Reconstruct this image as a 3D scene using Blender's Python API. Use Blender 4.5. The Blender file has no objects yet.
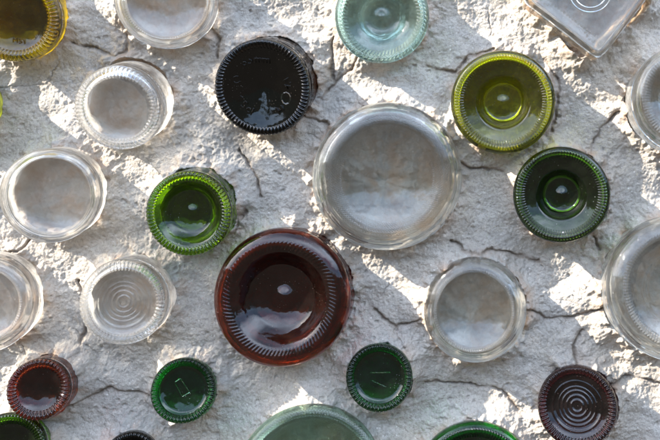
import bpy, math, random
import numpy as np
from mathutils import Vector, Matrix

random.seed(7)
sc = bpy.context.scene
col = sc.collection
PX = 0.00075            # metres per photo pixel on the wall plane
D = 0.62                # camera distance
CX, CZ = (450 - 330) * PX, (220 - 110) * PX      # the lens stands right of and above the middle
rad = math.radians

# ------------------------------------------------------------------ helpers
def link(o, parent=None):
    col.objects.link(o)
    if parent is not None:
        o.parent = parent
    return o

def mesh_np(name, verts, quads, mat, parent=None, smooth=True):
    me = bpy.data.meshes.new(name)
    v = np.ascontiguousarray(verts, dtype=np.float32)
    q = np.ascontiguousarray(quads, dtype=np.int32)
    n = len(q); k = q.shape[1]
    me.vertices.add(len(v)); me.vertices.foreach_set('co', v.ravel())
    me.loops.add(n * k); me.loops.foreach_set('vertex_index', q.ravel())
    me.polygons.add(n)
    me.polygons.foreach_set('loop_start', np.arange(0, n * k, k, dtype=np.int32))
    try:
        me.polygons.foreach_set('loop_total', np.full(n, k, dtype=np.int32))
    except Exception:
        pass
    me.polygons.foreach_set('use_smooth', np.full(n, smooth, dtype=bool))
    me.update(calc_edges=True); me.validate()
    me.materials.append(mat)
    o = bpy.data.objects.new(name, me)
    return link(o, parent)

def tag(o, label=None, cat=None, group=None, kind=None):
    if label: o['label'] = label
    if cat: o['category'] = cat
    if group: o['group'] = group
    if kind: o['kind'] = kind

# ------------------------------------------------------------------ noise (numpy)
def perlin(x, y, seed):
    rs = np.random.RandomState(seed)
    N = 256
    ang = rs.rand(N, N) * 2 * np.pi
    gx, gy = np.cos(ang), np.sin(ang)
    xi = np.floor(x).astype(int); yi = np.floor(y).astype(int)
    xf = x - xi; yf = y - yi
    u = xf * xf * xf * (xf * (xf * 6 - 15) + 10); v = yf * yf * yf * (yf * (yf * 6 - 15) + 10)
    def g(ix, iy, dx, dy):
        a = ix % N; b = iy % N
        return gx[a, b] * dx + gy[a, b] * dy
    n00 = g(xi, yi, xf, yf); n10 = g(xi + 1, yi, xf - 1, yf)
    n01 = g(xi, yi + 1, xf, yf - 1); n11 = g(xi + 1, yi + 1, xf - 1, yf - 1)
    return (n00 * (1 - u) + n10 * u) * (1 - v) + (n01 * (1 - u) + n11 * u) * v * 1.0

def fbm(x, y, seed, octs=4, gain=0.5):
    s = 0; a = 1; f = 1
    for o in range(octs):
        s = s + a * perlin(x * f + 13.7 * o, y * f + 5.3 * o, seed + o)
        a *= gain; f *= 2.03
    return s

def voronoi(x, y, seed):
    rs = np.random.RandomState(seed); N = 128
    jx = rs.rand(N, N); jy = rs.rand(N, N)
    xi = np.floor(x).astype(int); yi = np.floor(y).astype(int)
    f1 = np.full(x.shape, 9.0); f2 = np.full(x.shape, 9.0)
    for a in (-1, 0, 1):
        for b in (-1, 0, 1):
            cx = xi + a; cy = yi + b
            d = np.hypot(cx + jx[cx % N, cy % N] - x, cy + jy[cx % N, cy % N] - y)
            f2 = np.minimum(f2, np.maximum(f1, d)); f1 = np.minimum(f1, d)
    return f1, f2

def sstep(e0, e1, x):
    t = np.clip((x - e0) / (e1 - e0), 0, 1)
    return t * t * (3 - 2 * t)

# ------------------------------------------------------------------ node helpers
class NT:
    def __init__(self, name):
        self.m = bpy.data.materials.new(name); self.m.use_nodes = True
        self.t = self.m.node_tree; self.t.nodes.clear()
        self.out = self.t.nodes.new('ShaderNodeOutputMaterial')
    def n(self, typ, **kw):
        nd = self.t.nodes.new(typ)
        for k, v in kw.items():
            if k.startswith('_'): setattr(nd, k[1:], v)
            else: nd.inputs[k.replace('__', ' ')].default_value = v
        return nd
    def l(self, a, b): self.t.links.new(a, b)
    def noise(self, scale, detail=4, rough=.5, vec=None):
        nd = self.n('ShaderNodeTexNoise', Scale=scale, Detail=detail, Roughness=rough)
        if vec is not None: self.l(vec, nd.inputs['Vector'])
        return nd
    def math(self, op, a, b=None, clamp=False):
        nd = self.n('ShaderNodeMath', _operation=op); nd.use_clamp = clamp
        for i, s in enumerate((a, b)):
            if s is None: continue
            if isinstance(s, (int, float)): nd.inputs[i].default_value = s
            else: self.l(s, nd.inputs[i])
        return nd.outputs[0]
    def maprange(self, v, a, b, c=0.0, d=1.0):
        nd = self.n('ShaderNodeMapRange')
        self.l(v, nd.inputs[0])
        for i, q in enumerate((a, b, c, d)): nd.inputs[i + 1].default_value = q
        return nd.outputs[0]
    def mixrgb(self, f, a, b, mode='MIX'):
        nd = self.n('ShaderNodeMix', _data_type='RGBA', _blend_type=mode)
        for s, i in ((f, 0), (a, 6), (b, 7)):
            if isinstance(s, (int, float)): nd.inputs[i].default_value = s
            elif isinstance(s, tuple): nd.inputs[i].default_value = (*s, 1)
            else: self.l(s, nd.inputs[i])
        return nd.outputs[2]
    def mixsh(self, f, a, b):
        nd = self.n('ShaderNodeMixShader')
        if isinstance(f, (int, float)): nd.inputs[0].default_value = f
        else: self.l(f, nd.inputs[0])
        self.l(a, nd.inputs[1]); self.l(b, nd.inputs[2])
        return nd.outputs[0]

# ------------------------------------------------------------------ glass
def glass_base(name, c, dust=0.06, dustc=(.62, .60, .56), trans=0.3, rough=0.0, ds=90):
    """thick moulded glass: refracting, partly clear, with a film of dust"""
    k = NT(name)
    tc = k.n('ShaderNodeTexCoord')
    oi = k.n('ShaderNodeObjectInfo')
    add = k.n('ShaderNodeVectorMath', _operation='ADD')
    k.l(tc.outputs['Object'], add.inputs[0]); k.l(oi.outputs['Location'], add.inputs[1])
    v = add.outputs[0]
    nb = k.noise(70, 2, .5, v)
    nb2 = k.noise(260, 3, .55, v)
    bump0 = k.n('ShaderNodeBump', Strength=.16, Distance=.004); k.l(nb.outputs['Fac'], bump0.inputs['Height'])
    bump = k.n('ShaderNodeBump', Strength=.05, Distance=.0012); k.l(nb2.outputs['Fac'], bump.inputs['Height']); k.l(bump0.outputs[0], bump.inputs['Normal'])
    rf = k.n('ShaderNodeBsdfRefraction', Color=(*c, 1), Roughness=rough, IOR=1.52)
    gs = k.n('ShaderNodeBsdfGlossy', Color=(1, 1, 1, 1), Roughness=.012)
    fn = k.n('ShaderNodeFresnel', IOR=1.52)
    for q in (rf, gs, fn): k.l(bump.outputs[0], q.inputs['Normal'])
    tr = k.n('ShaderNodeBsdfTransparent', Color=(*[min(1, q ** .9) for q in c], 1))
    s = k.mixsh(trans, rf.outputs[0], tr.outputs[0]); s = k.mixsh(fn.outputs[0], s, gs.outputs[0])
    # dust: patchy film and specks
    n1 = k.noise(ds, 6, .6, v); n2 = k.noise(900, 2, .5, v)
    f = k.maprange(n1.outputs['Fac'], .35, .7, dust * .35, dust * 1.7)
    sp = k.maprange(n2.outputs['Fac'], .70, .76, 0, min(.5, dust * 4))
    f = k.math('ADD', f, sp, True)
    for sc_, thr, kk in ((330, .12, .86), (720, .16, .70)):
        vo = k.n('ShaderNodeTexVoronoi', Scale=sc_); k.l(v, vo.inputs['Vector'])
        sep = k.n('ShaderNodeSeparateColor'); k.l(vo.outputs['Color'], sep.inputs[0])
        m_ = k.math('MULTIPLY', k.maprange(vo.outputs['Distance'], thr, thr * .6), k.math('GREATER_THAN', sep.outputs[0], kk))
        # specks gather in drifts
        m_ = k.math('MULTIPLY', m_, k.maprange(nb.outputs['Fac'], .45, .62, .05, .75))
        f = k.math('ADD', f, m_, True)
    df = k.n('ShaderNodeBsdfDiffuse', Color=(*dustc, 1))
    tl = k.n('ShaderNodeBsdfTranslucent', Color=(*dustc, 1))
    d = k.mixsh(.45, df.outputs[0], tl.outputs[0])
    s = k.mixsh(f, s, d)
    k.l(s, k.out.inputs['Surface'])
    return k.m

def glass_body(name, c, dust=0.05, dustc=(.66, .63, .58), glow=(.9, .88, .84), film=.5):
    """bottle side: thin glass, clear face on, mirror-like and darker towards the edge"""
    k = NT(name)
    tc = k.n('ShaderNodeTexCoord')
    n0 = k.noise(60, 2, .5, tc.outputs['Object'])
    bump = k.n('ShaderNodeBump', Strength=.25, Distance=.004); k.l(n0.outputs['Fac'], bump.inputs['Height'])
    lw = k.n('ShaderNodeLayerWeight', Blend=.5); k.l(bump.outputs[0], lw.inputs['Normal'])
    f2 = k.math('POWER', lw.outputs['Facing'], 3.0)
    dark = tuple(q ** 2.6 * .85 for q in c)
    tr = k.n('ShaderNodeBsdfTransparent'); k.l(k.mixrgb(f2, tuple(c), dark), tr.inputs['Color'])
    gl = k.n('ShaderNodeBsdfGlossy', Color=(1, 1, 1, 1), Roughness=.02); k.l(bump.outputs[0], gl.inputs['Normal'])
    f5 = k.math('POWER', lw.outputs['Facing'], 5.0)
    fr = k.math('MULTIPLY_ADD', f5, .75); k.t.nodes[-1].inputs[2].default_value = .05
    s = k.mixsh(fr, tr.outputs[0], gl.outputs[0])
    # lime film left by the mortar, densest at the mortar line and none inside the wall
    n1 = k.noise(120, 6, .65, tc.outputs['Object']); n2 = k.noise(900, 2, .5, tc.outputs['Object'])
    geo = k.n('ShaderNodeNewGeometry'); sx = k.n('ShaderNodeSeparateXYZ'); k.l(geo.outputs['Position'], sx.inputs[0])
    out = k.maprange(sx.outputs['Y'], .002, -.004)
    near = k.maprange(sx.outputs['Y'], -.031, -.007, .14, 1)
    f = k.math('MULTIPLY', k.maprange(n1.outputs['Fac'], .38, .66, .45, 1.25), near)
    f = k.math('MULTIPLY', f, film)
    f = k.math('ADD', f, k.maprange(n2.outputs['Fac'], .69, .75, 0, .35))
    f = k.math('ADD', k.math('MULTIPLY', f, out), dust * .25, True)
    df = k.n('ShaderNodeBsdfDiffuse', Color=(*dustc, 1)); tl = k.n('ShaderNodeBsdfTranslucent', Color=(*glow, 1))
    s = k.mixsh(f, s, k.mixsh(.68, df.outputs[0], tl.outputs[0]))
    k.l(s, k.out.inputs['Surface'])
    return k.m

GL = {}
def gset(key, cb, cd, dust, ddust, dustc=(.62, .60, .56), trans=.18, glow=(.92, .89, .84), film=.5):
    if min(cd) < .4: cd = tuple(q ** 1.5 * .8 for q in cd); trans = .06
    GL[key] = (glass_base(key + '_glass', cb, dust, dustc, trans), glass_body(key + '_glass_side', cd, ddust, dustc, glow, film))
gset('clear', (.98, .985, .98), (.98, .985, .98), .045, .03, (.76, .76, .74), .48, film=.95)
gset('grey_clear', (.95, .97, .96), (.95, .97, .96), .03, .03, (.68, .68, .67), .40, film=.80)
gset('warm_clear', (.95, .96, .94), (.82, .72, .60), .03, .03, (.70, .67, .62), .35, (.92, .72, .50), .35)
gset('aqua', (.80, .95, .91), (.90, .97, .95), .06, .06, (.60, .74, .71), .3, (.85, .97, .93), .75)
gset('olive', (.66, .57, .05), (.70, .62, .03), .03, .03, (.5, .45, .2), .12, (.95, .78, .04), .75)
gset('yellow_green', (.68, .70, .06), (.50, .54, .05), .02, .03, (.5, .5, .3), .12, (.80, .85, .06), .6)
gset('green', (.52, .70, .04), (.28, .42, .05), .013, .03, (.4, .45, .3), .2, (.60, .85, .06), .30)
gset('deep_green', (.24, .40, .06), (.26, .36, .08), .013, .03, (.35, .4, .3), .2, (.55, .80, .06), .5)
gset('emerald', (.05, .42, .10), (.08, .36, .13), .013, .03, (.3, .42, .34), .2, (.10, .80, .30), .30)
gset('pale_green', (.66, .80, .71), (.80, .89, .84), .03, .04, (.55, .62, .57), .25, (.75, .92, .80), .4)
gset('brown', (.44, .125, .045), (.46, .12, .035), .016, .02, (.40, .25, .20), .2, (.85, .28, .08), .22)
gset('amber_dark', (.44, .17, .09), (.36, .16, .09), .015, .03, (.42, .28, .24), .2, (.90, .38, .16), .35)
gset('purple', (.30, .11, .11), (.30, .15, .13), .015, .03, (.36, .26, .26), .2, (.70, .30, .26), .28)
gset('black', (.05, .035, .025), (.10, .06, .035), .006, .02, (.30, .26, .22), .1, (.75, .36, .10), .22)

# ------------------------------------------------------------------ bottle list (photo pixels)
# ring centre x,y, ring radius | socket centre x,y, body radius | protrusion mm | glass | punt style | punt depth mm | knurl style | pit depth mm
B = [
 dict(l='olive yellow bottle base with beaded rim cut off at the upper left corner', r=(11,17,40), s=(31,13,44), h=30, g='olive', p='shallow', dp=7, k='bead', pit=60, txt='olive'),
 dict(l='clear glass bottle base at the top edge between the olive and the black bottles', r=(166,-2,41), s=(171,2,48), h=24, g='clear', p='shallow', dp=5, k='fine', pit=17),
 dict(l='clear bottle base with fine toothed ring and wide bright side, left of the black bottle', r=(117,109,37.5), s=(136,99,41), h=30, g='clear', p='shallow', dp=5, k='bead', pit=17),
 dict(l='black glass bottle base with embossed letters and a beaded rim', r=(262,88,46), s=(272,83,47), h=24, g='black', p='cone', dp=9, k='bead', pit=60, txt='black'),
 dict(l='pale aqua bottle base with slanted ribs at the top edge', r=(382,16,42), s=(382,17,46), h=20, amp=.0011, g='aqua', p='nipple', dp=14, k='slant', pit=28),
 dict(l='square clear glass bottle base set at an angle in the upper right', r=(591,-10,46.5), s=(585,-2,48), h=22, g='warm_clear', p='flat', dp=3, k='none', pit=30, sq=True),
 dict(l='yellow green wine bottle base with ribbed rim near the upper right', r=(503,102,46), s=(503,102,51), h=20, g='yellow_green', p='step', dp=17, k='rib', pit=46),
 dict(l='very dark green wine bottle base just below the yellow green one', r=(561,195,43), s=(562,193,47), h=22, g='deep_green', p='step', dp=17, k='rib', pit=70),
 dict(l='clear ribbed bottle base cut off at the right edge, upper of the two', r=(690,98,46), s=(676,103,53), h=28, g='grey_clear', p='nipple', dp=10, k='rib', pit=30),
 dict(l='sliver of a yellow green bottle at the left edge of the wall', r=(-40,106,30), s=(-28,105,32), h=28, g='yellow_green', p='shallow', dp=7, k='bead', pit=48),
 dict(l='smooth clear bottle base without ridges at the left, above the ringed clear one', r=(49,196,41), s=(65,190,45), h=32, g='clear', p='shallow', dp=4, k='none', pit=17),
 dict(l='bright green wine bottle base with toothed rim, left of and above the brown one', r=(188,214,39.5), s=(200,206,41), h=28, g='green', p='recess', dp=13, k='bead', pit=52),
 dict(l='largest clear bottle base, with stippled ring, in the middle of the wall', r=(387,177,57), s=(388,175,73), h=24, g='grey_clear', p='bowl', dp=9, k='stipple', pit=30),
 dict(l='large reddish brown bottle base with slanted ribs and deep hollow', r=(279,300,56), s=(289,292,67), h=28, g='brown', p='recess', dp=19, k='slant', pit=60),
 dict(l='clear bottle base with concentric rings inside a toothed rim', r=(122,303,38.5), s=(138,293,41), h=28, g='clear', p='rings', dp=4, k='bead', pit=17),
 dict(l='clear bottle base partly cut off at the left edge beside bright mortar', r=(-20,306,38), s=(-1,297,47), h=30, g='clear', p='shallow', dp=6, k='fine', pit=17),
 dict(l='smooth dull clear bottle base with faint double ring, right of the brown one', r=(474,311,40), s=(476,307,51), h=20, g='grey_clear', p='bowl', dp=6, k='fine', pit=30),
 dict(l='large clear ribbed bottle base at the right edge, lower of the two', r=(682,289,57), s=(667,285,70), h=30, g='grey_clear', p='rings', dp=9, k='rib', pit=30),
 dict(l='small dark amber bottle base with fine rim in the lower left', r=(38,390,27), s=(53,382,29), h=30, g='amber_dark', p='shallow', dp=4, k='bead', pit=45),
 dict(l='small emerald bottle base with pale toothed rim and a boxy outline mark', r=(183,391,29.5), s=(188,388,31), h=18, g='emerald', p='flat', dp=3, k='bead', pit=45, txt='box'),
 dict(l='small dark emerald bottle base with engraved lines, below the largest clear one', r=(379,378,31), s=(381,374,32.5), h=18, g='emerald', p='flat', dp=3, k='bead', pit=45, txt='lines'),
 dict(l='dark purple brown bottle base with many concentric rings in the lower right', r=(577,407,36.5), s=(578,402,38.5), h=22, g='purple', p='rings', dp=4, k='bead', pit=45),
 dict(l='large pale green bottle base with stippled edge rising from the bottom edge', r=(309,484,66), s=(310,478,72), h=32, g='pale_green', p='dome', dp=12, k='stipple', pit=50),
 dict(l='green bottle base with dark rim half hidden at the bottom edge, second from the right', r=(476,490,56), s=(475,483,62), h=26, g='emerald', p='dome', dp=14, k='rib', pit=45),
 dict(l='dark green bottle base in the lower left corner with a yellow glow beside it', r=(6,452,33), s=(20,446,36), h=26, g='deep_green', p='dome', dp=10, k='rib', pit=70),
 dict(l='tip of a nearly black bottle at the bottom edge near the lower left', r=(130,460,24), s=(133,455,26), h=22, g='black', p='flat', dp=3, k='bead', pit=50),
]
TOP = 0.003      # mean mortar level round the bottles
for b in B:
    b['h'] *= 1.22 if b['g'] == 'clear' else 1.05; h = b['h'] / 1000 + TOP
    q = (D - h) / D
    b['base'] = np.array([CX + ((b['r'][0] - 330) * PX - CX) * q, -h, CZ + ((220 - b['r'][1]) * PX - CZ) * q])
    b['sock'] = np.array([(b['s'][0] - 330) * PX, 0.0, (220 - b['s'][1]) * PX])
    a = b['base'] - b['sock']; b['len'] = np.linalg.norm(a); b['ax'] = a / b['len']
    b['rc'] = b['r'][2] * PX * q
    if b['k'] == 'bead': b['rc'] -= .0010
    b['R'] = max(b['s'][2] * PX * (0.99), b['rc'] + (.0026 if b['k'] == 'bead' else .0015))

# ------------------------------------------------------------------ the mortar wall
def build_wall():
    step = 0.00060
    xs = np.arange(-0.345, 0.345, step); zs = np.arange(-0.245, 0.245, step)
    X, Z = np.meshgrid(xs, zs)          # rows: z
    wx = X + .004 * fbm(X / .03, Z / .03, 11, 3); wz = Z + .004 * fbm(X / .03 + 40, Z / .03, 12, 3)
    h = .0075 * fbm(X / .10, Z / .10, 1, 3) + .0036 * fbm(wx / .034, wz / .034, 2, 3)
    # trowelled lumps: rounded plates with soft valleys
    f1, f2 = voronoi(wx / .045, wz / .045, 5)
    plates = np.minimum(f2 - f1, .35) / .35
    h += .0010 * (plates ** .6 - .7)
    # distance to bottles
    dmin = np.full(X.shape, 1.0); near = np.zeros(X.shape); below = np.zeros(X.shape)
    geo = []
    ang_n = fbm(X / .011, Z / .011, 21, 3)
    for b in B:
        qx = X - b['sock'][0]; qz = Z - b['sock'][2]
        a = b['ax']
        dot = qx * a[0] + qz * a[2]
        rx = qx - dot * a[0]; ry = -dot * a[1]; rz = qz - dot * a[2]
        if b.get('sq'):
            t = rad(-38)
            u = qx * math.cos(t) - qz * math.sin(t); w = qx * math.sin(t) + qz * math.cos(t)
            r = (np.abs(u) ** 13 + np.abs(w) ** 13) ** (1 / 13)
        else:
            r = np.sqrt(rx * rx + ry * ry + rz * rz)
        d = r - (b['R'] - .0003) + .0004 - .0026 * np.maximum(ang_n, -.5)
        geo.append(d)
        dmin = np.minimum(dmin, d)
        e = np.exp(-np.clip(d, 0, 1) / .010)
        below = np.maximum(below, np.exp(-np.clip(d, 0, 1) / .016) * sstep(-.2, .9, (-qz - .5 * qx) / (r + 1e-6)))
    dpos = np.clip(dmin, 0, 1)
    col_n = fbm(X / .026, Z / .026, 31, 3)
    h += (.0066 + .0090 * col_n) * np.exp(-(dpos / .0075) ** 1.3)
    h += np.exp(-dpos / .007) *   .0085 * np.clip(fbm(X / .010, Z / .010, 32, 3) + .15, 0, 1)
    # crumbly mortar squeezed out below the bottles, plus random crumbly zones
    crumbz = np.clip(sstep(.15, .5, fbm(X / .06, Z / .06, 41, 3)) * .8 + below * .9, 0, 1)
    crag = np.abs(fbm(wx / .0085, wz / .0085, 42, 4, .6))
    g1, g2 = voronoi(wx / .0052 + 9, wz / .0052, 44)
    h += crumbz * (.0016 * (crag - .2) + .0010 * (.55 - g1))
    # grain
    h += .00075 * fbm(X / .0065, Z / .0065, 51, 4, .6) * (.5 + .8 * crumbz)
    q1, q2 = voronoi(X / .0031 + 1, Z / .0031, 53)
    h += .00040 * (.5 - q1) * (.4 + sstep(-.1, .4, fbm(X / .02, Z / .02, 54, 2)))
    h += .00048 * fbm(X / .0020, Z / .0020, 52, 2, .7)
    # pock marks
    p1, p2 = voronoi(X / .013 + 3, Z / .013 + 8, 61)
    h -= .0014 * sstep(.16, .05, p1) * (perlin(X / .03, Z / .03, 62) > .12)
    # cracks
    cracks = [[(130,36),(128,52),(118,57),(96,48),(75,44)], [(298,112),(312,118),(330,124)], [(334,36),(331,62),(334,84),(322,100)],
              [(428,66),(455,72),(470,56),(492,50)], [(545,60),(560,84),(553,132)], [(594,144),(600,130),(618,112)],
              [(526,306),(545,319),(575,317),(600,306)], [(575,362),(574,345),(582,330)], [(374,309),(395,327),(424,318)],
              [(78,280),(84,300),(86,322),(80,345)], [(206,18),(221,40),(216,58)], [(424,381),(470,386),(503,392),(520,412)],
              [(30,238),(18,250),(4,252)], [(74,402),(110,388),(150,396),(172,412)], [(240,150),(256,172),(262,196)],
              [(452,240),(470,252),(500,250),(540,262)], [(610,210),(590,226),(600,250)], [(246,210),(236,232)], [(360,60),(340,78),(334,84)],
              [(604,386),(630,376),(660,384)], [(440,150),(470,168),(502,170)]]
    cd = np.full(X.shape, 1.0); side = np.zeros(X.shape)
    cwx = X + .0022 * fbm(X / .009, Z / .009, 71, 3); cwz = Z + .0022 * fbm(X / .009 + 50, Z / .009, 72, 3)
    for poly in cracks:
        P = [((x - 330) * PX, (220 - y) * PX) for x, y in poly]
        L = sum(math.hypot(P[i+1][0]-P[i][0], P[i+1][1]-P[i][1]) for i in range(len(P)-1))
        for (x0, z0), (x1, z1) in zip(P[:-1], P[1:]):
            lx, lz = x1 - x0, z1 - z0
            t = np.clip(((cwx - x0) * lx + (cwz - z0) * lz) / (lx * lx + lz * lz), 0, 1)
            dd = np.hypot(cwx - x0 - t * lx, cwz - z0 - t * lz)
            side = np.where(dd < cd, np.tanh((lx * (cwz - z0) - lz * (cwx - x0)) / L / .0012), side)
            cd = np.minimum(cd, dd)
    # hairline cracks from warped cells
    c1, c2 = voronoi(cwx / .062 + 4, cwz / .062 + 2, 77)
    hair = (c2 - c1) * .062
    hmask = sstep(.05, .3, fbm(X / .07, Z / .07, 78, 2))
    crk = np.maximum(np.exp(-(cd / (.0006 + .0007 * np.clip(.5 + fbm(X / .012, Z / .012, 80, 2), 0, 1.4))) ** 2) * sstep(-.6, -.15, fbm(X / .018, Z / .018, 81, 2)), .45 * sstep(.2, .45, fbm(X / .07, Z / .07, 78, 2)) * np.exp(-(hair / .0006) ** 2))
    wide = np.exp(-cd / .005)
    h += .0011 * side * np.exp(-cd / .007)
    h -= .0036 * crk * (.25 + 1.1 * np.clip(fbm(X / .02, Z / .02, 79, 2) + .4, 0, 1)) + .0014 * wide
    # per-side lip at cracks
    PXx = X.copy(); PY = -h; PZ = Z.copy()
    # bottle sockets, following each bottle's tilt
    for b, d in zip(B, geo):
        inside = d < 0
        dep = (b['pit'] / 1000) * sstep(.0, .0024, -d)
        rr = np.clip((-d) / b['R'], 0, 1)
        ins = sstep(.001, .006, -d)
        if b['g'] in ('green', 'yellow_green', 'olive', 'brown', 'aqua', 'pale_green', 'deep_green'):
            dep = dep * (1 - .5 * np.clip((qx - .8 * qz) / (b['R'] * 1.28), -1, 1))
        dep = dep * (.92 + .5 * fbm(X / .05, Z / .05, 90, 2) * ins) + ((.0040 if b['pit'] < 25 else .0095) * fbm(X / .014, Z / .014, 91, 4) + .0016 * np.abs(fbm(X / .005, Z / .005, 92, 2))) * ins
        a = b['ax']
        PXx = np.where(inside, PXx - a[0] * dep, PXx)
        PZ = np.where(inside, PZ - a[2] * dep, PZ)
        PY = np.where(inside, -h * sstep(.003, .0, -d) - a[1] * dep, PY)
    ny, nx = X.shape
    V = np.stack([PXx, PY, PZ], -1).reshape(-1, 3)
    idx = np.arange(ny * nx).reshape(ny, nx)
    Q = np.stack([idx[:-1, :-1], idx[:-1, 1:], idx[1:, 1:], idx[1:, :-1]], -1).reshape(-1, 4)
    # back and sides so that the wall is solid
    loop = np.concatenate([idx[0, :], idx[1:, -1], idx[-1, -2::-1], idx[-2:0:-1, 0]])
    nb = len(V)
    back = V[loop].copy(); back[:, 1] = .16
    V = np.concatenate([V, back]); n = len(loop)
    i = np.arange(n); j = (i + 1) % n
    S = np.stack([loop[i], nb + i, nb + j, loop[j]], -1)
    cs = [nb, nb + nx - 1, nb + nx - 1 + ny - 1, nb + nx - 1 + ny - 1 + nx - 1]
    K = np.array([[cs[0], cs[3], cs[2], cs[1]]])
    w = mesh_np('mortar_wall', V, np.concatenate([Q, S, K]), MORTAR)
    pad = np.zeros(len(V) - ny * nx)
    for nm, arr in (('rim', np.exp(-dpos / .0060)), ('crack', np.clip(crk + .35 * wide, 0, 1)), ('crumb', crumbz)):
        at = w.data.attributes.new(nm, 'FLOAT', 'POINT')
        at.data.foreach_set('value', np.concatenate([arr.ravel(), pad]).astype(np.float32))
    tag(w, 'rough pale grey mortar wall holding all the bottle bases', 'wall')
    return w

def mortar_material():
    k = NT('rough_mortar')
    geo = k.n('ShaderNodeNewGeometry'); P = geo.outputs['Position']
    def att(nm): return k.n('ShaderNodeAttribute', _attribute_name=nm).outputs['Fac']
    big = k.noise(16, 4, .55, P).outputs['Fac']; mid = k.noise(75, 5, .6, P).outputs['Fac']; fine = k.noise(420, 4, .65, P).outputs['Fac']
    grit = k.noise(1500, 2, .5, P).outputs['Fac']
    c = k.mixrgb(k.maprange(big, .35, .65), (.38, .36, .335), (.47, .415, .35))
    c = k.mixrgb(k.maprange(mid, .45, .75), c, (.52, .49, .45))
    c = k.mixrgb(k.math('MULTIPLY', k.maprange(fine, .52, .36), .5), c, (.23, .21, .19))
    sand = k.n('ShaderNodeTexVoronoi', Scale=420); k.l(P, sand.inputs['Vector'])
    sep = k.n('ShaderNodeSeparateColor'); k.l(sand.outputs['Color'], sep.inputs[0])
    sm = k.math('MULTIPLY', k.maprange(sand.outputs['Distance'], .32, .22), k.math('GREATER_THAN', sep.outputs[0], .78))
    c = k.mixrgb(k.math('MULTIPLY', sm, .55), c, k.mixrgb(sep.outputs[1], (.30, .22, .16), (.80, .78, .74)))
    c = k.mixrgb(k.math('MULTIPLY', att('crumb'), k.maprange(fine, .3, .7, .1, .55)), c, (.54, .51, .47))
    # ochre tint along the rims and cracks
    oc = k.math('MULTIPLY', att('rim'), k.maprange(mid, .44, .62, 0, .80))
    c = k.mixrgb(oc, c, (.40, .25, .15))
    c = k.mixrgb(k.math('MULTIPLY', att('crack'), k.maprange(fine, .3, .6, .35, .85)), c, (.20, .15, .11))
    b1 = k.n('ShaderNodeBump', Strength=.5, Distance=.0006); k.l(grit, b1.inputs['Height'])
    b2 = k.n('ShaderNodeBump', Strength=.9, Distance=.0016); k.l(fine, b2.inputs['Height']); k.l(b1.outputs[0], b2.inputs['Normal'])
    p = k.n('ShaderNodeBsdfPrincipled', Roughness=.95); p.inputs['Specular IOR Level'].default_value = .15
    k.l(c, p.inputs['Base Color']); k.l(b2.outputs[0], p.inputs['Normal'])
    k.l(p.outputs[0], k.out.inputs['Surface'])
    return k.m

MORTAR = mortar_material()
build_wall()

# ------------------------------------------------------------------ bottles
def punt(style, r, rc, dp):
    """depth of the hollow base at radius r (0 at the resting ring)"""
    t = np.clip(r / rc, 0, 1)
    if style == 'flat':   z = -dp * (1 - sstep(.72, 1.0, t) ) - .0010 * (1 - t * t)
    elif style == 'shallow': z = -dp * (1 - t ** 3)
    elif style == 'cone': z = -dp * (1 - np.sqrt(t ** 2 + .004)) * (1 - t ** 9)
    elif style == 'bowl': z = -dp * (1 - t ** 2)
    elif style == 'dome': z = -dp * (1 - t ** 2) ** .85 + .0014 * np.exp(-(t / .10) ** 2)
    elif style == 'step':
        z = -dp * .42 * (1 - t ** 2.2) - dp * .58 * (1 - sstep(.38, .62, t)) + .0020 * np.exp(-(t / .12) ** 2)
    elif style == 'recess':
        z = -dp * .16 * (1 - t ** 3) - dp * .34 * (1 - sstep(.55, .92, t)) - dp * .50 * (1 - np.clip(t / .85, 0, 1) ** 2) ** 1.2 + dp * .22 * np.exp(-(t / .17) ** 2)
    elif style == 'nipple': z = -dp * .6 * (1 - t ** 2.4) - dp * .4 * (1 - sstep(.30, .72, t)) + .0035 * np.exp(-(t / .15) ** 2)
    elif style == 'rings':
        z = -dp * (1 - t ** 4)
        for q in ((.16, .29, .42, .53, .69) if dp < .0045 else (.13, .25, .60)):
            z = z + (.00035 + .0003 * ((q * 37) % 1)) * np.exp(-((t - q) / (.018 + .02 * ((q * 53) % 1))) ** 2)
    return z

def punt_outer(b, r):
    return punt(b['p'], np.asarray(r, float), b['rc'], b['dp'] / 1000)

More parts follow.
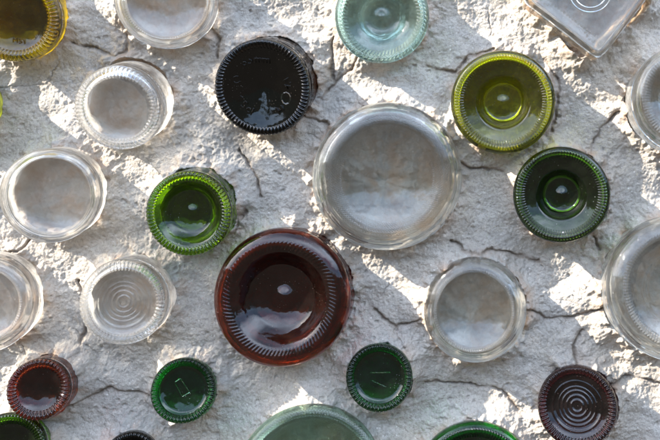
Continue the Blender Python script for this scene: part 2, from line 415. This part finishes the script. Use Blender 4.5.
def make_bottle(b):
    rc, R, dp = b['rc'], b['R'], b['dp'] / 1000
    mb, ms = GL[b['g']]
    root = bpy.data.objects.new('glass_bottle', None); root.empty_display_size = .01
    link(root)
    z = Vector(b['ax']); x = Vector((1, 0, 0)); x = (x - z * x.dot(z)).normalized(); y = z.cross(x)
    if b.get('sq'):
        t = rad(38)
        x2 = x * math.cos(t) - y * math.sin(t); y2 = x * math.sin(t) + y * math.cos(t); x, y = x2, y2
    M = Matrix((x, y, z)).transposed().to_4x4(); M.translation = Vector(b['base'])
    root.matrix_world = M
    tag(root, b['l'], 'bottle', 'bottles set base outwards in the mortar wall')
    K = b['k']
    pitch = dict(bead=.0026, rib=.0021, slant=.0028, fine=.0017, stipple=.0020, none=.002)[K]
    teeth = max(24, int(round(2 * math.pi * rc / pitch)))
    seg = teeth * (8 if K in ('bead', 'rib', 'slant', 'stipple', 'fine') else 1)
    if K == 'none': seg = 256
    seg = min(seg, 1100)
    amp = b.get('amp') or dict(bead=.0012, rib=.0009, slant=.00032, fine=.0005, stipple=.0010, none=0)[K]
    band = dict(bead=.0034, rib=.0050, slant=.0052, fine=.0016, stipple=.0080, none=.0022)[K]
    t = .0034
    hh = min(max((R - rc) * 1.15, .0030), .011)
    hb = hh + t + .0006
    th = np.arange(seg) / seg * 2 * np.pi
    sq = np.ones(seg)
    if b.get('sq'):
        sq = 1 / (np.abs(np.cos(th)) ** 13 + np.abs(np.sin(th)) ** 13) ** (1 / 13)
    # outer profile
    rin0 = rc - band
    rows = []      # r, z, knurl weight, tag
    fl = np.concatenate([[1e-5], np.linspace(.03, 1, 46 if b['p'] in ('rings', 'step', 'recess', 'nipple') else 26)]) * rin0
    for r in fl: rows.append([r, float(punt_outer(b, r)), 0])
    nband = 18
    i0 = len(rows) - 1
    hx = 1 if K == 'bead' else (band * .35 if K in ('rib', 'slant') else band * .5)
    for u in np.linspace(0, 1, nband + 1)[1:]:
        # from rin0 through the resting ring and a little round the heel
        s = rin0 + u * (band + min(hx, (R - rc) * (.88 if K == 'bead' else .7)))
        if s <= rc: zz = float(punt_outer(b, s))
        else: zz = -hh * (1 - math.sqrt(max(0, 1 - ((s - rc) / (R - rc)) ** 2)))
        rows.append([s, zz, math.sin(math.pi * u) ** .6])
    i1 = len(rows) - 1
    s0 = rows[-1][0]; a0 = math.asin(min(1, (s0 - rc) / (R - rc)))
    for a in np.linspace(a0, math.pi / 2, 9)[1:]:
        rows.append([rc + (R - rc) * math.sin(a), -hh * (1 - math.cos(a)), 0])
    rows.append([R, -hb, 0])
    rows.append([R - t, -hb, 0])
    # inner profile, smooth
    for a in np.linspace(math.pi / 2, 0, 9):
        ri = rc - t * .6; Ro = R - t
        rows.append([ri + (Ro - ri) * math.sin(a), -t - hh * (1 - math.cos(a)), 0])
    for q in np.linspace(1, .03, 24)[1:]:
        r = (rc - t * .6) * q
        st = 'shallow' if b['p'] in ('rings', 'flat') else b['p']
        rows.append([r, float(punt(st, np.float64(r), rc - t * .6, dp)) - t, 0])
    rows.append([1e-5, rows[-1][1], 0])
    rows = np.array(rows)
    r = rows[:, 0][:, None] * sq[None, :]; zz = np.repeat(rows[:, 1][:, None], seg, 1); w = rows[:, 2][:, None]
    if K in ('bead', 'rib', 'fine'):
        k = (.5 + .5 * np.cos(teeth * th))[None, :] ** .8
        disp = amp * w * k
    elif K == 'slant':
        ph = teeth * th[None, :] + (rows[:, 0][:, None] - rc) / band * 5.0
        disp = amp * w * (.5 + .5 * np.cos(ph))
    elif K == 'stipple':
        ph = np.cos(teeth * th)[None, :] * np.cos((rows[:, 0][:, None] - rc) / band * 4.5 * 2 * np.pi)
        disp = amp * w * ph
    else:
        disp = 0 * w
    zz = zz + disp
    r = r + disp * (.8 if K == 'bead' else .35) * (rows[:, 0][:, None] > rc)
    # slight hand-moulded irregularity
    rs = np.random.RandomState(int(b['rc'] * 1e7) % 99991)
    p1, p2 = rs.rand(2) * 6.28
    wob = 1 + .006 * np.sin(2 * th + p1) + .004 * np.sin(3 * th + p2)
    r = r * wob[None, :]
    V = np.stack([r * np.cos(th), r * np.sin(th), zz], -1)
    def faces(a, c):
        i = np.arange(a, c)[:, None]; j = np.arange(seg)[None, :]; jn = (j + 1) % seg
        return np.stack([i * seg + j, (i + 1) * seg + j, (i + 1) * seg + jn, i * seg + jn], -1).reshape(-1, 4)
    def sub(name, F, mat):
        u, inv = np.unique(F, return_inverse=True)
        return mesh_np(name, V.reshape(-1, 3)[u], inv.reshape(F.shape), mat, root)
    nr = len(rows)
    sub('base', np.concatenate([faces(0, i0), faces(i1, nr - 1)]), mb)
    sub('knurled_ring' if K != 'none' else 'resting_ring', faces(i0, i1), mb)
    # side of the bottle, running back into its socket and closing in a shoulder
    L = b['len'] + b['pit'] / 1000 * .30
    seg2 = 160
    th2 = np.arange(seg2) / seg2 * 2 * np.pi
    sq2 = np.ones(seg2)
    if b.get('sq'): sq2 = 1 / (np.abs(np.cos(th2)) ** 13 + np.abs(np.sin(th2)) ** 13) ** (1 / 13)
    wob2 = 1 + .006 * np.sin(2 * th2 + p1) + .004 * np.sin(3 * th2 + p2)
    prof = [(R - .0004, -hb - .0002)]
    prof += [(R - .0004, -hb - (L - .012 - hb) * q) for q in (.2, .4, .6, .8, 1)]
    prof = np.array(prof); n2 = len(prof)
    Vb = np.stack([prof[:, 0][:, None] * np.cos(th2) * sq2 * wob2, prof[:, 0][:, None] * np.sin(th2) * sq2 * wob2, np.repeat(prof[:, 1][:, None], seg2, 1)], -1).reshape(-1, 3)
    i = np.arange(n2 - 1)[:, None]; j = np.arange(seg2)[None, :]; jn = (j + 1) % seg2
    mesh_np('body', Vb, np.stack([i * seg2 + j, (i + 1) * seg2 + j, (i + 1) * seg2 + jn, i * seg2 + jn], -1).reshape(-1, 4), ms, root)
    marks(b, root, mb)
    return root

def text_mesh(name, body, size, mat, parent, loc, rot, ext=.0003):
    cu = bpy.data.curves.new(name, 'FONT'); cu.body = body; cu.size = size; cu.extrude = ext
    cu.bevel_depth = .00017; cu.bevel_resolution = 2; cu.align_x = 'CENTER'; cu.align_y = 'CENTER'; cu.resolution_u = 3
    tmp = bpy.data.objects.new(name, cu); col.objects.link(tmp)
    bpy.context.view_layer.update()
    me = bpy.data.meshes.new_from_object(tmp.evaluated_get(bpy.context.evaluated_depsgraph_get()))
    bpy.data.objects.remove(tmp); bpy.data.curves.remove(cu)
    me.materials.clear(); me.materials.append(mat); me.name = name
    o = bpy.data.objects.new(name, me); link(o, parent)
    o.location = (loc[0], loc[1], loc[2] + .0001); o.rotation_euler = (0, 0, rot)
    return o

def bar_mark(name, segs, w, mat, parent, zf):
    """raised moulding lines on the base"""
    vs, fs = [], []
    for (x0, y0), (x1, y1) in segs:
        d = Vector((x1 - x0, y1 - y0)); d.normalize(); n = Vector((-d.y, d.x)) * w / 2
        b0 = len(vs)
        for (px, py) in ((x0, y0), (x1, y1)):
            z = zf(math.hypot(px, py))
            vs += [(px + n.x, py + n.y, z - .0003), (px, py, z + min(w * .2, .00018)), (px - n.x, py - n.y, z - .0003)]
        fs += [(b0, b0 + 3, b0 + 4, b0 + 1), (b0 + 1, b0 + 4, b0 + 5, b0 + 2), (b0 + 2, b0 + 5, b0 + 3, b0), ]
        fs += [(b0, b0 + 1, b0 + 2, b0 + 2), (b0 + 3, b0 + 5, b0 + 4, b0 + 4)]
    me = bpy.data.meshes.new(name)
    me.from_pydata(vs, [], [tuple(dict.fromkeys(f)) for f in fs]); me.materials.append(mat)
    return link(bpy.data.objects.new(name, me), parent)

def dots_mark(name, pts, rd, mat, parent, zf):
    vs, fs = [], []
    for px, py in pts:
        b0 = len(vs); z = zf(math.hypot(px, py)); n = 10
        for lv, (rr, dz) in enumerate(((1, -.1), (.85, .45), (.5, .8))):
            for q in range(n):
                a = q / n * 2 * math.pi
                vs.append((px + rd * rr * math.cos(a), py + rd * rr * math.sin(a), z + rd * dz))
        for lv in range(2):
            for q in range(n):
                fs.append((b0 + lv * n + q, b0 + lv * n + (q + 1) % n, b0 + (lv + 1) * n + (q + 1) % n, b0 + (lv + 1) * n + q))
        fs.append(tuple(b0 + 2 * n + q for q in range(n)))
    me = bpy.data.meshes.new(name); me.from_pydata(vs, [], fs); me.materials.append(mat)
    for p in me.polygons: p.use_smooth = True
    return link(bpy.data.objects.new(name, me), parent)

def marks(b, root, mat):
    t = b.get('txt'); zf = lambda r: float(punt_outer(b, r))
    px = PX * (D - b['h'] / 1000) / D
    def place(body, ax, ay, size, rot):
        x, y = (ax - b['r'][0]) * px, (b['r'][1] - ay) * px
        text_mesh('embossed_mark', body, size * px, mat, root, (x, y, zf(math.hypot(x, y)) + .0002), rot)
    if t == 'black':
        # letters moulded round the base
        for ch, ax, ay, rot in (('6', 244, 63, 20), ('5', 250, 61, 10), ('m', 258, 60, 2), ('m', 266, 60.5, -6),
                                ('C', 235, 81, 15), ('7', 238, 101, -42), ('5', 242, 106, -38), ('c', 246.5, 110, -32), ('l', 250, 113, -28),
                                ('1', 285, 80, -60), ('2', 287.5, 86, -66), ('H', 279, 111, 28)):
            place(ch, ax, ay, 11, rad(rot))
        ring = []
        for q in range(10):
            a0, a1 = (q / 10 * 2 * math.pi + .3, (q + 1) / 10 * 2 * math.pi + .3)
            cx, cy = (285 - b['r'][0]) * px, (b['r'][1] - 99) * px
            ring.append(((cx + 5 * px * math.cos(a0), cy + 6 * px * math.sin(a0)), (cx + 5 * px * math.cos(a1), cy + 6 * px * math.sin(a1))))
        bar_mark('embossed_mark', ring, .0022, mat, root, zf)
    elif t == 'box':
        P = [(174, 383), (179, 379.5), (189, 393), (182, 397)]
        P = [((x - b['r'][0]) * px, (b['r'][1] - y) * px) for x, y in P]
        bar_mark('embossed_mark', [(P[i], P[(i + 1) % 4]) for i in range(4)], .0010, mat, root, zf)
    elif t == 'lines':
        P = [((x - b['r'][0]) * px, (b['r'][1] - y) * px) for x, y in ((370, 373.5), (390, 373.5), (371, 381), (386, 387.5))]
        bar_mark('embossed_mark', [(P[0], P[1]), (P[2], P[3])], .0010, mat, root, zf)
        dots_mark('embossed_mark', [((x - b['r'][0]) * px, (b['r'][1] - y) * px) for x, y in ((396.5, 376), (399, 376.5), (396, 380), (399.5, 381), (395.5, 384), (398.5, 384.5))], .0006, mat, root, zf)
    elif t == 'olive':
        for ch, ax, ay, rot in (('M', 10, 41, -8), ('5', 15, 42, -2), ('1', 19, 42.5, 8)):
            place(ch, ax, ay, 7, rad(rot))
    if b.get('sq'):
        R = b['rc']
        dots = [(-R * .72, y) for y in np.linspace(-R * .7, R * .7, 18)] + [(x, -R * .72) for x in np.linspace(-R * .62, R * .7, 18)]
        dots_mark('embossed_mark', dots, .0008, mat, root, zf)
        n = 40
        for rr in (R * .46, R * .36):
            bar_mark('embossed_mark', [((rr * math.cos(q / n * 6.2832), rr * math.sin(q / n * 6.2832)), (rr * math.cos((q + 1) / n * 6.2832), rr * math.sin((q + 1) / n * 6.2832))) for q in range(n)], .0012, mat, root, zf)

for b in B:
    make_bottle(b)

# ------------------------------------------------------------------ light
SUN_FROM = Vector((-.78, -.265, .58)).normalized()
sun = bpy.data.lights.new('sun', 'SUN'); sun.energy = 5.0; sun.angle = rad(.5); sun.color = (1, .90, .76)
so = bpy.data.objects.new('sun', sun); link(so)
so.rotation_euler = SUN_FROM.to_track_quat('Z', 'Y').to_euler()
so.location = SUN_FROM * 2

w = bpy.data.worlds.new('World'); sc.world = w; w.use_nodes = True
nt = w.node_tree; nt.nodes.clear()
sky = nt.nodes.new('ShaderNodeTexSky'); sky.sky_type = 'NISHITA'; sky.sun_disc = False
sky.sun_elevation = math.asin(SUN_FROM.z); sky.sun_rotation = math.atan2(SUN_FROM.x, SUN_FROM.y) % (2 * math.pi)
bg = nt.nodes.new('ShaderNodeBackground'); bg.inputs['Strength'].default_value = .15
wo = nt.nodes.new('ShaderNodeOutputWorld')
# bright cloud band added to the sky for the glass to reflect
def wn(t, **kw):
    nd = nt.nodes.new(t)
    for k_, v_ in kw.items():
        if k_.startswith('_'): setattr(nd, k_[1:], v_)
        else: nd.inputs[k_].default_value = v_
    return nd
tcw = wn('ShaderNodeTexCoord'); sx = wn('ShaderNodeSeparateXYZ'); nt.links.new(tcw.outputs['Generated'], sx.inputs[0])
cn = wn('ShaderNodeTexNoise', Scale=.9, Detail=1.2, Roughness=.4, Distortion=.1); nt.links.new(tcw.outputs['Generated'], cn.inputs['Vector'])
cm = wn('ShaderNodeMapRange'); nt.links.new(cn.outputs['Fac'], cm.inputs[0]); cm.inputs[1].default_value = .25; cm.inputs[2].default_value = .62
el = wn('ShaderNodeMapRange'); nt.links.new(sx.outputs['Z'], el.inputs[0]); el.inputs[1].default_value = .10; el.inputs[2].default_value = .22
el.inputs[1].default_value = .40; el.inputs[2].default_value = .60
mu = wn('ShaderNodeMath', _operation='MULTIPLY'); nt.links.new(cm.outputs[0], mu.inputs[0]); nt.links.new(el.outputs[0], mu.inputs[1])
e2 = wn('ShaderNodeMapRange'); nt.links.new(sx.outputs['Z'], e2.inputs[0]); e2.inputs[1].default_value = .74; e2.inputs[2].default_value = .93; e2.inputs[3].default_value = 1; e2.inputs[4].default_value = .12
m0 = wn('ShaderNodeMath', _operation='MULTIPLY'); nt.links.new(mu.outputs[0], m0.inputs[0]); nt.links.new(e2.outputs[0], m0.inputs[1])
mx = wn('ShaderNodeMix', _data_type='RGBA'); nt.links.new(m0.outputs[0], mx.inputs[0]); nt.links.new(sky.outputs[0], mx.inputs[6])
mx.inputs[7].default_value = (11.5, 13.6, 17.0, 1)
# unseen dark tree line added for reflections, and sunlit earth as fill below
tn = wn('ShaderNodeTexNoise', Scale=5.0, Detail=5, Roughness=.6); nt.links.new(tcw.outputs['Generated'], tn.inputs['Vector'])
ta = wn('ShaderNodeMath', _operation='MULTIPLY_ADD'); nt.links.new(tn.outputs['Fac'], ta.inputs[0]); ta.inputs[1].default_value = -.34; nt.links.new(sx.outputs['Z'], ta.inputs[2])
tm = wn('ShaderNodeMapRange'); nt.links.new(ta.outputs[0], tm.inputs[0]); tm.inputs[1].default_value = .03; tm.inputs[2].default_value = .07
m2 = wn('ShaderNodeMix', _data_type='RGBA'); nt.links.new(tm.outputs[0], m2.inputs[0]); m2.inputs[6].default_value = (.40, .45, .40, 1); nt.links.new(mx.outputs[2], m2.inputs[7])
gm = wn('ShaderNodeMapRange'); nt.links.new(sx.outputs['Z'], gm.inputs[0]); gm.inputs[1].default_value = -.10; gm.inputs[2].default_value = -.02
m3 = wn('ShaderNodeMix', _data_type='RGBA'); nt.links.new(gm.outputs[0], m3.inputs[0]); m3.inputs[6].default_value = (.45, .40, .34, 1); nt.links.new(m2.outputs[2], m3.inputs[7])
nt.links.new(m3.outputs[2], bg.inputs[0]); nt.links.new(bg.outputs[0], wo.inputs[0])

# ------------------------------------------------------------------ camera
cam = bpy.data.cameras.new('camera'); co = bpy.data.objects.new('camera', cam); link(co)
co.location = (CX, -D, CZ); cam.shift_x = -CX / (660 * PX); cam.shift_y = -CZ / (660 * PX); co.rotation_euler = (rad(90), 0, 0)
cam.sensor_width = 36; cam.lens = 36 * D / (660 * PX)
cam.clip_start = .01; cam.clip_end = 100
cam.dof.use_dof = True; cam.dof.focus_distance = D - .024; cam.dof.aperture_fstop = 5.6
sc.camera = co

# ------------------------------------------------------------------ render
sc.view_settings.view_transform = 'Standard'; sc.view_settings.look = 'None'; sc.view_settings.exposure = 0
sc.render.engine = 'CYCLES'
cy = sc.cycles
cy.film_exposure = 3.35
cy.max_bounces = 16; cy.transmission_bounces = 12; cy.transparent_max_bounces = 24; cy.glossy_bounces = 6; cy.diffuse_bounces = 4
cy.sample_clamp_indirect = 6; cy.use_denoising = True
